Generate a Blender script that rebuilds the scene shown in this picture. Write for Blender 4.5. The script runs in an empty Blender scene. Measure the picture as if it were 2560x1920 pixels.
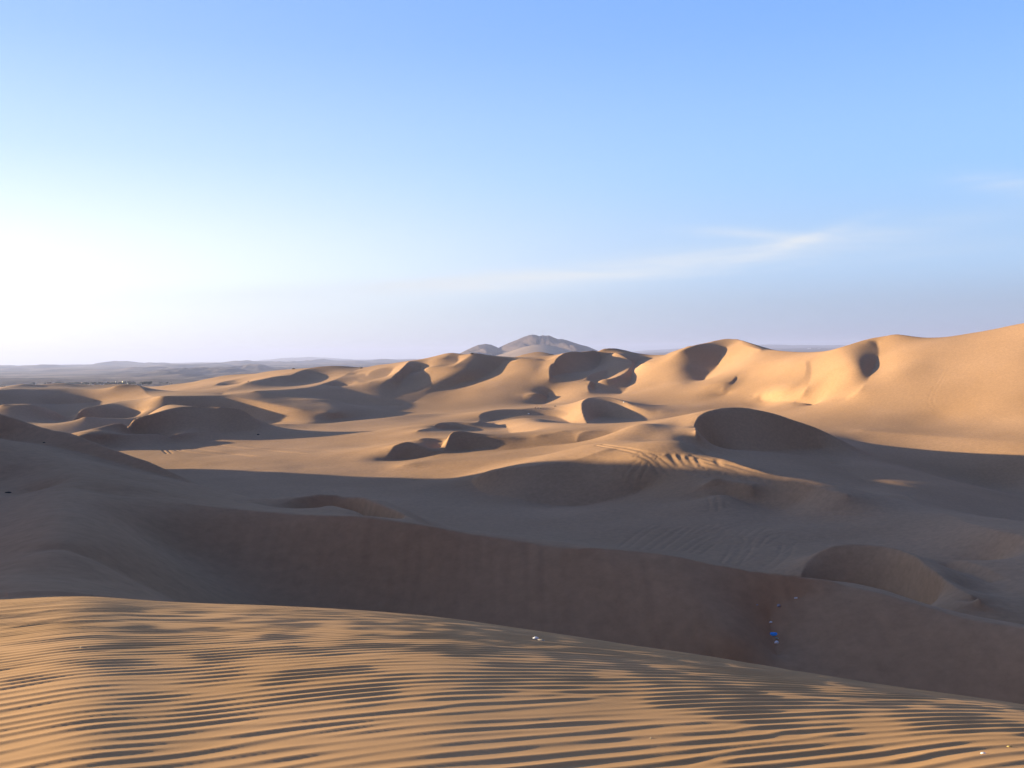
import bpy, math, random
import numpy as np
# ================================================================== camera, sky, sun, exposure
scene = bpy.context.scene
COL = scene.collection
random.seed(4)
SUN_AZ, SUN_EL = math.radians(-77), math.radians(8.5)      # bearing from the view axis (left is negative), height
cam_data = bpy.data.cameras.new("camera"); cam = bpy.data.objects.new("camera", cam_data); COL.objects.link(cam)
cam_data.sensor_width = 36; cam_data.lens = 36 * 2400 / 2560
cam_data.clip_start = .05; cam_data.clip_end = 60000
from mathutils import Matrix, Vector
cam.matrix_world = Matrix.Rotation(math.radians(90) - math.atan(74 / 2400), 4, 'X') @ Matrix.Rotation(math.radians(-0.895), 4, 'Z')
scene.camera = cam
scene.view_settings.view_transform = 'Standard'; scene.view_settings.look = 'None'
EXPOSURE = 1.6
scene.view_settings.exposure = EXPOSURE; scene.view_settings.gamma = 1
scene.cycles.volume_bounces = 0; scene.cycles.max_bounces = 6; scene.cycles.diffuse_bounces = 3

world = bpy.data.worlds.new("World"); scene.world = world; world.use_nodes = True
wn, wl = world.node_tree.nodes, world.node_tree.links
wn.clear()
def N(tree, t, **kw):
    n = tree.nodes.new(t)
    for k, v in kw.items(): setattr(n, k, v)
    return n
W = world.node_tree
out = N(W, 'ShaderNodeOutputWorld'); bg = N(W, 'ShaderNodeBackground'); bg.inputs[1].default_value = SKY_STRENGTH = 0.10
SKY_GAIN = 10 / 2 ** EXPOSURE
sky = N(W, 'ShaderNodeTexSky', sky_type='NISHITA'); sky.sun_disc = False
sky.sun_elevation = SUN_EL; sky.sun_rotation = SUN_AZ
sky.altitude = 400; sky.air_density = 1.0; sky.dust_density = 1.0; sky.ozone_density = 2.0
# clear evening sky: blue overhead and away from the sun, milky white towards it
def M(op, a, b=None, c=None, clamp=False):
    n = N(W, 'ShaderNodeMath', operation=op, use_clamp=clamp)
    for k, x in enumerate((a, b, c)):
        if x is None: continue
        if isinstance(x, (int, float)): n.inputs[k].default_value = x
        else: wl.new(x, n.inputs[k])
    return n.outputs[0]
def ramp(fac, stops, interp='B_SPLINE'):
    n = N(W, 'ShaderNodeValToRGB'); n.color_ramp.interpolation = interp; e = n.color_ramp.elements
    for p, c in stops[2:]: e.new(0.5)
    for k, (p, c) in enumerate(stops):
        e[k].position = p; e[k].color = (*c, 1) if isinstance(c, tuple) else (c, c, c, 1)
    wl.new(fac, n.inputs[0]); return n.outputs[0]
def mix(f, a, b):
    n = N(W, 'ShaderNodeMix', data_type='RGBA')
    for k, x in ((0, f), (6, a), (7, b)):
        if isinstance(x, tuple): n.inputs[k].default_value = (*x, 1)
        elif isinstance(x, (int, float)): n.inputs[k].default_value = x
        else: wl.new(x, n.inputs[k])
    return n.outputs[2]
tc = N(W, 'ShaderNodeTexCoord'); sp = N(W, 'ShaderNodeSeparateXYZ'); wl.new(tc.outputs['Generated'], sp.inputs[0])
dx, dy, dz = sp.outputs
hl = M('SQRT', M('ADD', M('MULTIPLY', dx, dx), M('MULTIPLY', dy, dy)))
ca = M('DIVIDE', M('ADD', M('MULTIPLY', dx, math.sin(SUN_AZ)), M('MULTIPLY', dy, math.cos(SUN_AZ))), M('MAXIMUM', hl, .001))   # cosine of the bearing from the sun
cf = M('MULTIPLY_ADD', ca, .5, .5)
base = ramp(M('MAXIMUM', dz, 0), [(0, (.20, .29, .52)), (.035, (.25, .36, .62)), (.09, (.32, .50, .83)), (.18, (.28, .52, .93)), (.36, (.18, .40, .93)), (.55, (.12, .24, .60)), (1, (.13, .24, .60))], 'EASE')
gaz = ramp(cf, [(0, .0), (.37, .02), (.50, .12), (.62, .38), (.73, .72), (.84, 1.0), (1, 1.0)])
gel = ramp(M('MAXIMUM', dz, 0), [(0, .80), (.05, .90), (.09, 1.0), (.14, .76), (.20, .36), (.30, .15), (.6, .02), (1, .0)])
glow = M('MULTIPLY', gaz, gel)
near_sun = M('POWER', M('MAXIMUM', M('ADD', M('MULTIPLY', M('MULTIPLY', ca, hl), math.cos(SUN_EL)), M('MULTIPLY', dz, math.sin(SUN_EL))), 0), 24)
col = mix(glow, base, (1.0, 1.02, 1.06))
col = mix(.06, col, sky.outputs[0])
dim = N(W, 'ShaderNodeMapRange'); dim.interpolation_type = 'SMOOTHSTEP'; wl.new(M('SUBTRACT', dy, M('MULTIPLY', dx, .75)), dim.inputs[0])
for k_, v_ in zip((1, 2, 3, 4), (-1.0, .3, .12, 1)): dim.inputs[k_].default_value = v_
# thin cirrus streaks low in the middle and on the right
mp = N(W, 'ShaderNodeMapping'); mp.inputs['Rotation'].default_value = (0, math.radians(-7), 0); mp.inputs['Scale'].default_value = (2.2, 2.2, 26)
wl.new(tc.outputs['Generated'], mp.inputs[0])
cn = N(W, 'ShaderNodeTexNoise'); cn.inputs['Scale'].default_value = 1.3; cn.inputs['Detail'].default_value = 7; cn.inputs['Roughness'].default_value = .62; cn.inputs['Distortion'].default_value = .6
wl.new(mp.outputs[0], cn.inputs['Vector'])
az_ = M('DIVIDE', dx, M('MAXIMUM', dy, .05)); el_ = M('DIVIDE', dz, M('MAXIMUM', hl, .05))
def streak(a0, e0, slope, sa, se, amp):
    u = M('DIVIDE', M('SUBTRACT', az_, a0), sa); w = M('DIVIDE', M('SUBTRACT', M('SUBTRACT', el_, e0), M('MULTIPLY', M('SUBTRACT', az_, a0), slope)), se)
    return M('MULTIPLY', M('EXPONENT', M('MULTIPLY', M('ADD', M('MULTIPLY', u, u), M('MULTIPLY', w, w)), -1)), amp)
st = M('ADD', M('ADD', streak(.13, .088, .085, .27, .012, 1.5), streak(.25, .117, -.10, .07, .006, 1.0)), M('ADD', streak(.52, .150, -.12, .06, .010, .9), M('ADD', streak(-.04, .074, .04, .34, 0.009, 1.4), streak(.30, .108, .25, .06, .006, 1.1))))
cl = M('MULTIPLY', st, M('MULTIPLY', M('SUBTRACT', cn.outputs[0], .30), 2.6, clamp=True))
front = M('GREATER_THAN', dy, .3)
col = mix(M('MULTIPLY', M('MULTIPLY', cl, front), .8, clamp=True), col, (.80, .86, .93))
sc_ = N(W, 'ShaderNodeVectorMath', operation='SCALE'); wl.new(col, sc_.inputs[0])
wl.new(M('MULTIPLY', dim.outputs[0], M('MULTIPLY_ADD', near_sun, 1.0, SKY_GAIN)), sc_.inputs['Scale'])
wl.new(sc_.outputs[0], bg.inputs[0]); wl.new(bg.outputs[0], out.inputs[0])

sun_data = bpy.data.lights.new("sun", 'SUN'); sun = bpy.data.objects.new("sun", sun_data); COL.objects.link(sun)
sun_data.energy = 5.0; sun_data.angle = math.radians(.6); sun_data.color = (1.0, .83, .50)
sd = Vector((math.sin(SUN_AZ) * math.cos(SUN_EL), math.cos(SUN_AZ) * math.cos(SUN_EL), math.sin(SUN_EL)))
sun.rotation_euler = sd.to_track_quat('Z', 'Y').to_euler()
# ------------------------------------------------------------------ picture geometry used to lay the dunes out
DATW = 2e4
FPX, EYE_V, ROLL = 2400.0, 886.0, math.radians(-0.895)
PITCH = math.atan((960 - EYE_V) / FPX)
def unproject(u, v):
    """azimuth (rad, + right) and tangent of elevation of a picture point"""
    X = (np.asarray(u, float) - 1280) / FPX; Y = -(np.asarray(v, float) - 960) / FPX
    c, s = math.cos(ROLL), math.sin(ROLL)
    x = c * X - s * Y; y = s * X + c * Y                 # undo the roll
    cp, sp = math.cos(PITCH), math.sin(PITCH)
    fy = cp + y * sp; z = y * cp - sp                    # undo the pitch (camera looks slightly down)
    return np.arctan2(x, fy), z / np.hypot(x, fy)

LINES = []   # (kind, az, r, z) densely sampled
def _cr(pts, n):
    P = np.array(pts, float)
    Q = np.vstack([2 * P[0] - P[1], P, 2 * P[-1] - P[-2]]); out = []
    for i in range(len(P) - 1):
        p0, p1, p2, p3 = Q[i:i + 4]
        m = max(2, int(np.hypot(*(p2 - p1)[:2]) / n) + 1)
        t = np.linspace(0, 1, m, endpoint=False)[:, None]
        out.append(.5 * (2 * p1 + (p2 - p0) * t + (2 * p0 - 5 * p1 + 4 * p2 - p3) * t ** 2 + (3 * p1 - p0 - 3 * p2 + p3) * t ** 3))
    out.append(P[-1:]); return np.vstack(out)
def P(kind, pts):
    """pts (u, v, r) or (u, v, -height)"""
    q = []
    for u, v, r in pts:
        a, e = unproject(u, v)
        if r < 0: r = r / e
        q.append((u, v, math.log(r)))
    q = _cr(q, 1.5) if len(q) > 1 else np.array(q)
    a, e = unproject(q[:, 0], q[:, 1]); r = np.exp(q[:, 2])
    LINES.append((kind, a, r, e * r))
def H(kind, pts):
    """pts (u, r, z): u only gives the bearing"""
    q = [(u, 1200, math.log(r), z) for u, r, z in pts]
    q = _cr(q, 3) if len(q) > 1 else np.array(q)
    a, e = unproject(q[:, 0], q[:, 1]); LINES.append((kind, a, np.exp(q[:, 2]), q[:, 3]))
def XYZ(kind, pts):
    """plan points (x, y, z)"""
    q = _cr([(x, y, z) for x, y, z in pts], 1.5); LINES.append((kind, np.arctan2(q[:, 0], q[:, 1]), np.hypot(q[:, 0], q[:, 1]), q[:, 2]))
FT = np.array([(560,1000,520,940,760),(700,1005,520,935,700),(850,1015,525,917,645),(1000,1018,525,905,620),(1200,1015,520,886,605),(1400,1005,520,885,605),
 (1600,985,520,882,620),(1750,985,480,870,570),(1850,1000,468,850,548),(2000,1030,424,880,498),(2150,1060,376,852,466),(2300,1085,360,842,462),(2450,1095,348,831,455),(2600,1105,336,805,445)], float)
def rbase(u, v):
    vf, rf, vt, rt = [np.interp(u, FT[:, 0], FT[:, k]) for k in (1, 2, 3, 4)]
    t = (vf - v) / (vf - vt); return rf + (rt - rf) * t
def R(kind, pts):
    P(kind, [(u, v, rbase(u, v) + d) for u, v, d in pts])

# --- second dune ridge: crest, slip face and the gully with the litter
D2 = [(163,1211,78),(285,1237,76),(448,1257,74),(570,1272,72),(692,1282,70),(814,1288,68),(900,1292,67),(1060,1315,65),(1166,1334,64),(1288,1352,63),(1370,1368,62),(1451,1375,61),(1553,1376,61),(1700,1393,60),(1823,1421,59.5),(2002,1445,60),(2108,1463,60),(2189,1480,59),(2270,1504,58),(2352,1528,57),(2433,1551,56),(2560,1571,55),(2750,1600,53)]
P('c', D2[2:]); P('s', D2[:3])
H('s', [(448,66,-12.6),(692,61,-15),(900,58,-16.3),(1166,55,-17),(1451,52,-17.5),(1700,51,-17.8),(1850,51.5,-17.6)])
H('s', [(2100,50,-18),(2300,47,-19.5),(2560,44,-20.5),(2750,42,-21)])
H('s', [(-100,50,-9.4),(150,50,-9.0),(400,50,-11.6),(700,48,-15.2),(1000,46,-17.6),(1400,44,-18),(1800,44,-18.2),(2200,42,-19.5),(2600,38,-20.5),(2800,36,-20.5)])
H('s', [(-100,30,-8.6),(400,32,-10.8),(1000,32,-16),(1600,30,-17.2),(2200,28,-18),(2800,25,-19)])
P('f', [(2010,1492,59.0),(1950,1510,58.2),(1924,1530,57.6),(1926,1560,57),(1932,1590,56.2),(1944,1645,54.5)])
P('s', [(1720,1480,56.5),(1780,1530,55),(1830,1600,53)])
P('s', [(2080,1540,57),(2060,1600,55.3)])
P('s', [(0,1200,95),(0,1300,66),(0,1400,50),(0,1480,38)]); P('s', [(163,1150,100),(163,1280,62),(163,1400,46)])
P('s', [(300,1195,92),(450,1225,88),(600,1257,80),(680,1272,76)])
P('s', [(60,1238,82),(110,1230,84)])
P('s', [(1230,1339,66.5),(1300,1347,66),(1400,1359,65.5),(1500,1372,64)]); P('s', [(2110,1457,63.5),(2200,1475,63),(2350,1520,61),(2450,1545,60),(2560,1563,59)])
H('s', [(1130,74,-15.5),(1300,75,-17),(1600,75,-18),(2000,75,-19.5),(2560,75,-20.5),(2750,75,-21)])
H('s', [(1130,105,-22),(1300,105,-23),(1700,105,-25),(1980,98,-25.5),(2250,85,-24),(2560,78,-23)])
# small crescent behind the second ridge
P('c', [(690,1266,83),(735,1250,85),(773,1243,86),(854,1244,86),(900,1250,84),(942,1264,80),(1003,1285,74),(1060,1313,67)])
H('f', [(740,83,-13.2),(800,84,-14.4),(870,84,-14.6),(930,79,-14.2),(990,73,-13.4)])
P('c', [(805,1270,78),(825,1266,79),(860,1273,77),(905,1287,73)])
H('s', [(600,110,-18),(800,108,-19),(950,100,-20)])
# left ridge, first the out-of-view rises added to shade the second ridge
XYZ('s', [(-62,27,-3.5),(-64,40,-.5),(-67,52,1.5),(-72,64,4),(-78,80,4.5),(-82,95,3.5),(-84,108,1.5)]); XYZ('s', [(-50,34,-7.6),(-50,50,-6.5),(-54,64,-6)])
XYZ('s', [(-95,25,-8),(-102,50,-6),(-118,78,-6)]); XYZ('s', [(-60,8,-8),(-90,8,-10)])
# unseen high dunes left of the picture, added to shade the basin
XYZ('c', [(-212,305,-25),(-215,296,-13),(-215,283,-2),(-215,272,4),(-215,262,11),(-215,250,15.5),(-215,232,18),(-215,215,20),(-215,190,23),(-215,160,22),(-215,135,18),(-205,110,9)])
XYZ('s', [(-180,280,-29),(-175,230,-28),(-170,190,-26)]); XYZ('s', [(-260,330,-27),(-200,330,-29),(-280,250,-20),(-270,150,-15)])
P('c', [(-420,900,165),(-250,940,150),(-120,1000,140),(0,1034,130),(63,1053,127),(127,1074,123),(177,1083,121),(222,1100,118),(269,1119,115),(316,1138,112),(364,1153,109),(411,1172,106),(459,1195,103),(490,1211,101),(554,1224,98),(592,1234,96)])
P('f', [(-250,1010,138),(-100,1080,127),(0,1096,125.5),(95,1110,119.5),(190,1129,115.5),(285,1154,111),(380,1180,105.5),(475,1208,101)])
H('s', [(-420,195,-8),(-250,180,-9),(0,155,-14),(200,145,-17),(400,130,-20),(600,120,-22)])
H('s', [(-420,250,-26),(0,200,-25),(300,180,-26),(600,160,-27)])
# basin floor
P('s', [(250,1120,-30.5),(600,1150,-30),(900,1160,-30),(1150,1190,-29.8)]); P('s', [(200,1100,-30),(500,1108,-30.2),(800,1110,-30),(930,1115,-29.6)])
P('s', [(750,1220,-29.5),(1000,1250,-29.5),(1200,1290,-29.3),(1500,1300,-28.8),(1700,1310,-28.3),(1900,1330,-27.8)])
P('s', [(1100,1320,-29),(1400,1350,-28.6),(1600,1370,-28),(1800,1400,-27.6),(1950,1420,-27)])
P('s', [(2060,1290,-27.5),(2200,1320,-27),(2350,1385,-27),(2480,1425,-27.5)])
# dark dune on the right behind the second ridge
P('c', [(2002,1443,116),(2014,1414,119),(2038,1390,121),(2067,1373,122),(2107,1364,122.5),(2148,1362,122.5),(2209,1366,121),(2250,1376,118.5),(2291,1394,114.5),(2311,1414,111),(2352,1443,105),(2392,1471,100),(2450,1500,95)])
H('f', [(2020,112.5,-29.8),(2100,115.5,-31),(2200,115,-30.8),(2285,109,-29.8),(2325,104,-28.5)])
P('c', [(2340,1398,124),(2385,1401,122.5),(2433,1411,119),(2500,1440,113),(2570,1475,106)])
P('f', [(2362,1422,121.6),(2395,1430,119.8),(2430,1440,116.6),(2480,1462,112)]); P('c', [(2400,1502,96),(2450,1514,96),(2514,1522,96),(2570,1518,98)])
P('f', [(2415,1516,94.6),(2455,1526,94.4),(2515,1535,94.2)]); P('s', [(2420,1478,106),(2500,1490,104)])
# dune with the vehicle tracks
P('c', [(1178,1199,219),(1207,1183,214.5),(1248,1175,211.5),(1329,1167,209),(1410,1157,208.5),(1471,1138,211),(1512,1124,214),(1545,1126,213)])
P('f', [(1178,1205,217),(1207,1228,208),(1288,1244,198.5),(1370,1260,194),(1451,1262,193),(1532,1248,194),(1610,1225,196)])
P('s', [(1590,1150,203),(1610,1180,199),(1640,1215,196)])
P('c', [(1453,1113,243),(1516,1105,240),(1564,1101,236),(1620,1104,231),(1680,1116,226),(1715,1123,223)]); P('s',[(1715,1123,223),(1735,1120,222),(1752,1121,220),(1763,1131,214)]); P('c', [(1770,1140,206),(1823,1152,199),(1904,1180,189),(1985,1203,181),(2046,1219,176),(2120,1236,170)])
P('s', [(1660,1183,198),(1782,1195,190),(1904,1208,183)])
P('s', [(1700,1250,-27.6),(1850,1250,-27.4),(2000,1260,-27.2)])
P('c', [(1745,1229,184),(1765,1215,184.5),(1782,1208,184.5),(1823,1205,184),(1884,1213,181)]); P('s', [(1760,1232,182),(1830,1232,178)])
H('s', [(1750,226,-26.5),(1850,212,-28),(1950,202,-28.6)])
P('s', [(1000,1160,-29),(1120,1150,-28.6),(1250,1145,-27.6),(1380,1135,-26.4),(1430,1125,-25)])
# first row of crescents
P('c', [(948,1152,278),(967,1142,280),(980,1123,284),(989,1113,286),(1018,1105,288),(1043,1112,286),(1068,1126,283),(1094,1132,282),(1110,1123,284),(1119,1097,290),(1128,1082,293),(1144,1077,295),(1185,1083,294),(1233,1093,291),(1279,1096,290),(1327,1096,290),(1342,1089,291),(1374,1085,292),(1409,1077,294),(1434,1090,289),(1440,1103,285),(1447,1087,289),(1463,1079,291),(1500,1079,291),(1539,1086,288)])
P('f', [(948,1153,276),(1000,1150,280.5),(1043,1145,280.5),(1106,1135,280.5),(1140,1130,284),(1170,1126,287),(1201,1122,286.5),(1247,1123,284),(1295,1122,283),(1358,1115,283.5),(1421,1109,284),(1485,1103,284.5),(1539,1097,284)])
P('c', [(1043,1076,338),(1081,1068,350),(1100,1058,370),(1138,1055,378),(1185,1058,376),(1200,1050,388)]); P('f', [(1070,1075,342),(1100,1074,362),(1138,1073,370),(1190,1076,365)])
P('c', [(1048,1097,300),(1072,1095,303),(1098,1102,300),(1108,1106,298)]); P('f', [(1050,1110,291),(1075,1120,288),(1098,1122,289),(1108,1110,296)])
P('s', [(1100,1040,-28.6),(1000,1060,-29),(900,1075,-29.5),(700,1075,-29.8)])
# second row of crescents
P('c', [(1201,1052,420),(1199,1038,432),(1207,1032,438),(1234,1025.5,446),(1261,1022.8,450),(1296,1023.7,452),(1325,1020,458),(1348,1019,460),(1379,1022,457),(1402,1026,450),(1422,1032,440),(1420,1038,434),(1442,1052,412),(1467,1058,400)])
P('f', [(1212,1058,410),(1230,1052,425),(1263,1040,438),(1292,1034,444),(1348,1036,447),(1395,1043,440),(1415,1052,425),(1440,1064,400)])
P('s', [(1310,1042,-26.2),(1338,1055,-25.4),(1362,1070,-25)]); P('c', [(1236,1059,398),(1250,1064,385),(1268,1070,372),(1275,1082,345),(1300,1090,325)])
P('s', [(1400,1066,-28.6),(1430,1072,-28.8)])
P('c', [(1467.5,1058,400),(1458.5,1035,418),(1454,1015.5,438),(1456.7,1004.7,448),(1467.5,996.5,456),(1484,992,461),(1505,991.5,463),(1532,994.7,460),(1560,1004,453),(1580,1014,446),(1612,1024,440),(1640,1032,436)])
P('f', [(1474,1062,396),(1480,1050,425),(1500,1044,441),(1530,1043,444),(1570,1045,438),(1610,1046,430)])
P('s', [(1404,1014,468),(1433,1007,462),(1458,998,456)]); P('s', [(1432,1035,432),(1445,1025,438)])
P('s', [(1650,1000,480),(1620,1012,470),(1700,1010,464),(1760,1012,452)])
P('c', [(1649,1030,436),(1663,1027,438),(1694,1029,437),(1739,1034,432)]); P('f', [(1660,1040,430),(1685,1049,424),(1706,1052,422),(1735,1046,424)])
P('s', [(1712,1066,281),(1660,1064,280),(1610,1058,280),(1570,1064,278)]); P('c', [(1742,1075,268),(1738,1062,279),(1748,1043,286),(1766,1031.7,291),(1793,1023.5,296),(1818,1020,299),(1856,1020,302),(1892,1026,303),(1940,1037,305),(1992,1055,307),(2040,1070,309),(2075,1086,311)]); P('s', [(2075,1086,311),(2110,1100,309)])
H('f', [(1752,276,-25),(1775,282,-27.6),(1805,285,-28.6),(1850,286,-29),(1900,290,-29.4),(1950,294,-29.8),(2000,299,-30),(2060,305,-30)])
H('s', [(1740,355,-28.5),(1850,350,-28),(1950,345,-28),(2050,340,-28.6)])
P('s', [(1600,1094,266),(1700,1104,262),(1800,1120,272),(1900,1130,280),(2000,1140,286)]); H('s', [(1600,248,-23.6),(1700,243,-25.6),(1800,238,-27.4),(1900,234,-29.4),(2050,228,-31)])
# ridge running down to the right edge, valley behind it
P('c', [(2083,1158,285),(2140,1190,262),(2209,1228,226),(2270,1241,208),(2327,1272,178),(2372,1288,162),(2433,1311,146),(2560,1345,132),(2700,1375,120)])


# left crescents and humps
P('c', [(177,1084,372),(253,1067,378),(316,1050,384),(361,1040,387),(380,1035.5,388),(416,1024.7,391),(439.7,1020,393),(458,1018,394),(506.6,1019,395),(561,1018,394),(593,1022,393),(611,1029,392),(633,1044.6,389),(646.7,1062,384)])
P('f', [(200,1087,364),(300,1086,367),(400,1085,371),(480,1083,373),(560,1080,375),(620,1077,377),(648,1072,379)])
H('s', [(250,410,-28.8),(450,420,-28.5),(600,415,-29.2)])
P('s', [(0,1040,-26),(100,1055,-29),(200,1065,-29.5),(330,1055,-29.2)])
P('c', [(0,1012,500),(38,1012,503),(85,1014,505),(121,1021.5,500),(160,1028,490)])
P('c', [(186,1025,478),(260,1011,508),(300,1003,525)]); P('f', [(205,1042,460),(300,1046,465),(345,1042,470)])
P('s', [(320,1000,530),(350,1000,520),(370,1015,490),(352,1034,475)]); P('s',[(392,1020,418),(440,1016,412)])
P('c', [(-150,985,560),(0,975,590),(38,972,600),(85,973,605),(152,970,612),(190,972,608),(237,973,600),(281,967.4,590),(296,962.7,588),(345,962.7,585),(357,972,575),(372,988,550),(401,990.7,500),(470,990.7,505),(552,988.5,512),(584,992,508),(633,1000.8,495),(687,1012,482),(742,1022,470),(780,1028,465),(821,1033,461),(845,1030,466),(853,1023,478),(851,1012,500)])
P('f', [(-100,1020,530),(0,1005,562),(80,1008,572),(150,1010,580),(230,1006,577),(290,1000,565),(350,1003,540)])
H('f', [(470,478,-28.6),(500,480,-29.3),(600,484,-29.8),(700,463,-29.6),(780,449,-29.5),(850,462,-29.3),(950,485,-29)])
H('s', [(0,680,-30),(150,690,-30),(300,670,-28)])
P('c', [(0,973,880),(20,968,900),(60,961,920),(100,965,920),(150,960,930),(200,966,920),(250,964,930),(300,961,940)]); P('s', [(345,964,930),(380,972,870),(420,963,880)])
H('s', [(-400,1100,-40),(0,1100,-38),(300,1100,-38),(600,1100,-38),(900,1100,-38)])
H('s', [(-400,1290,-42),(0,1290,-41),(300,1290,-41),(600,1290,-41),(900,1290,-41),(1500,1290,-38),(2000,1290,-38),(2800,1290,-38)])
H('s', [(-400,700,-28),(-250,480,-27),(-350,330,-29)])
P('c', [(423,967,740),(440,961,760),(461,959.6,770),(472,963,765)]); P('s', [(423,973,700),(450,972,710),(400,985,600)])
# left end of the range
P('s', [(461,958.7,800),(506,950.5,770),(543,942,745),(570,938,735),(615,938.8,715),(651,932,710),(687,926,700),(723,923.4,690),(747,921.6,680),(769,920,670)])
P('c', [(530,967,640),(552,956,665),(577,951.4,675),(593,954,670)]); P('f', [(552,965,650),(579,963,655),(601,958.7,660)])
P('s', [(450,980,620),(520,978,600)])
P('c', [(553.6,988.5,530),(562,980,542),(570,974,550),(593,967,565),(622,955,580),(660,947,592),(696,940.6,600),(723,938.8,606),(734,936,612),(751,927,630),(780,920,645),(796,917,648),(840,915,650),(878,917,652),(904,921,650)])
P('s', [(650,975,540),(700,970,560),(745,962,585),(790,945,615),(850,930,625),(880,928,622)])
P('c', [(633,977.6,524),(669,976,530),(714,974,538),(760,970,550),(780,967,558),(821,955,580),(859,939,605),(885,927,628),(905,921,642)])
P('s', [(840,962,572),(820,970,560),(790,985,540)])
P('f', [(633,999,498),(651,992,508),(669,990.7,512),(696,995.7,508),(732,998.4,506),(780,998.4,506),(834,999,510)])
P('s', [(700,1003,497),(780,1012,488),(840,1010,495)])
P('c', [(646,1058,428),(724,1061.5,424),(820,1058,430),(874,1053,437),(947,1046,445),(983,1042,450),(1028,1037,458),(1097,1034,464)])
H('s', [(724,440,-30.5),(850,450,-30.5),(1000,478,-30)])
# range: skyline
P('c', [(904,921,650),(948,912,645),(980,909,640),(1021,902,632),(1056,898,628),(1090,890,622),(1119,883,615),(1144,884,612),(1150,890,606)])
H('s', [(500,900,-25),(800,820,-25),(1100,760,-22),(1400,760,-22),(1700,760,-22),(1900,680,-20),(2200,560,-14),(2500,500,-10),(2700,480,-8)])
R('c', [(831,971,-8),(856,967,-10),(874,963,-12),(891,953,-14),(898,956,-15),(918,958,-17),(932,952,-17),(950,949.5,-17),(975.5,948,-18),(990,935,-17),(1010,918,-14),(1022,905,-10),(1033,901.6,-5),(1080,898,-3)])
R('s', [(870,990,-6),(930,990,-8)]); R('s', [(870,1010,0),(930,1012,-2)])
R('f', [(1051,921.5,4),(1050.5,929.6,4),(1033,931,2),(1019,938,0),(1008,950,-1),(997,968,-2),(988,986.6,-2),(977,1017,0)])
R('s', [(1040,960,2),(1080,960,-4),(1100,940,-6),(1060,940,0)])
R('c', [(883,938,0),(892,935,-3),(912,934,-6),(916,940.5,-9),(925,931,-8),(937,924,-7),(955,920.6,-6),(983,919.7,-4)])
R('f', [(984.5,923,-3),(974,936,-6),(961,944,-9),(936,947,-12),(925,953,-14),(907,952,-13),(892,945,-10)])
R('c', [(1080,898,-5),(1095,897,-6),(1109,895,-6),(1120,889,-5)]); R('f', [(1146,893,0),(1146,901.6,-1),(1135,911,-5),(1118,914,-6),(1085,914,-8)])
R('c', [(1064,918.5,-8),(1079,917.5,-10),(1117,918,-11),(1135,915,-11),(1155,901.6,-8),(1183.5,884.5,-6)])
P('c', [(1150,890,606),(1170,886,604),(1183.5,883.5,602),(1201,886,602),(1233,891,600),(1268,896.5,598)])
R('s', [(1130,945,-6),(1180,930,-5),(1210,915,0)])
R('f', [(1269,898,2),(1258,907,4),(1240,921.5,6),(1216,939.6,6),(1180,951,5),(1155,956,5),(1118,970,4),(1073,983,3),(1037,1005,2)])
R('s', [(1285,900,-2),(1320,905,-12),(1345,925,-16),(1320,960,-10)]); R('s', [(1250,940,-2),(1200,970,-2),(1150,990,0),(1100,1005,0)])
R('s', [(1330,925,-18),(1337,914,-18),(1345,905,-14)]); R('s', [(1348,930,-12),(1358,915,-10)]); R('s',[(1365,925,-18),(1366,940,-18)])
P('c', [(1268,897,640),(1287,896,642),(1306,887,650),(1334,881,655),(1353,880,655),(1375,885,648),(1395,891.6,640)])
P('s', [(1320,892,636),(1350,889,636),(1380,893,632)])
R('c', [(1290,898,-6),(1305,896,-8),(1340,898,-10),(1357,897,-10),(1368,903,-10)]); R('f', [(1310,899.5,2),(1340,902,2),(1360,902,2),(1368,909,0)])
R('c', [(1374,940,-20),(1375,914,-22),(1386,907,-22),(1395,894,-22),(1411.5,883.5,-18),(1440,879,-8),(1463,881,0),(1494,874,6),(1523,871,6),(1548,873,8),(1580,881,14),(1627,887,22),(1662,887,24)])
R('s', [(1440,905,-2),(1410,920,-8),(1470,905,8)])
R('f', [(1487,880,16),(1502,894,18),(1494.6,914,16),(1473,927,10),(1433,930.5,0),(1400,936,-8),(1375,942,-17)])
R('c', [(1536,880,-3),(1560,891,-7),(1579.6,903.4,-9),(1583,910,-11),(1578,918,-13),(1560,934,-18),(1532.6,946,-20),(1514.5,950,-20),(1476.6,953,-16)])
R('s', [(1520,900,2),(1540,915,-10)]); R('s', [(1500,920,4),(1450,940,-4)])
R('f', [(1620,897,14),(1592,906,4),(1589,915,-3),(1584,923,-5),(1580,941,-7),(1576,956,-7),(1560,977.5,-5),(1551,986.5,-2)])
R('s', [(1540,965,-8),(1510,970,-10)])
R('c', [(1466,947,-14),(1473,938,-13),(1496,929,-8),(1520,924,-4)]); R('f', [(1518,931,-1),(1516,944,-4),(1500,951,-8),(1480,951,-12)])
R('c', [(1475.6,953,-16),(1476.6,958.6,-17),(1470,967,-17),(1473,977.5,-15)]); R('f', [(1494.6,960,-7),(1488,968.5,-6),(1485.6,979,-5)])
R('c', [(1305,994,-6),(1314,986.6,-9),(1335.5,984,-10),(1361,984,-9)]); R('f', [(1371,988,2),(1368,999,1),(1355.4,1011,0),(1335,1010,-2)])
R('s', [(1420,960,-12),(1440,980,-12),(1400,1000,-4)])
P('c', [(1662,890,598),(1678,880,600),(1700,874,600),(1732,863.5,598)])
P('c', [(1596,913,566),(1612,908,560),(1652,901.5,553),(1677,892,550),(1703,876.5,551),(1732,865.5,556),(1748,861,560),(1775,857,566),(1786,852.7,570),(1811,848,574),(1840,847.6,572)])
P('s', [(1630,945,532),(1650,965,518)]); P('s', [(1690,920,531),(1740,915,541)])
P('s', [(1765,885,553)])
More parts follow.
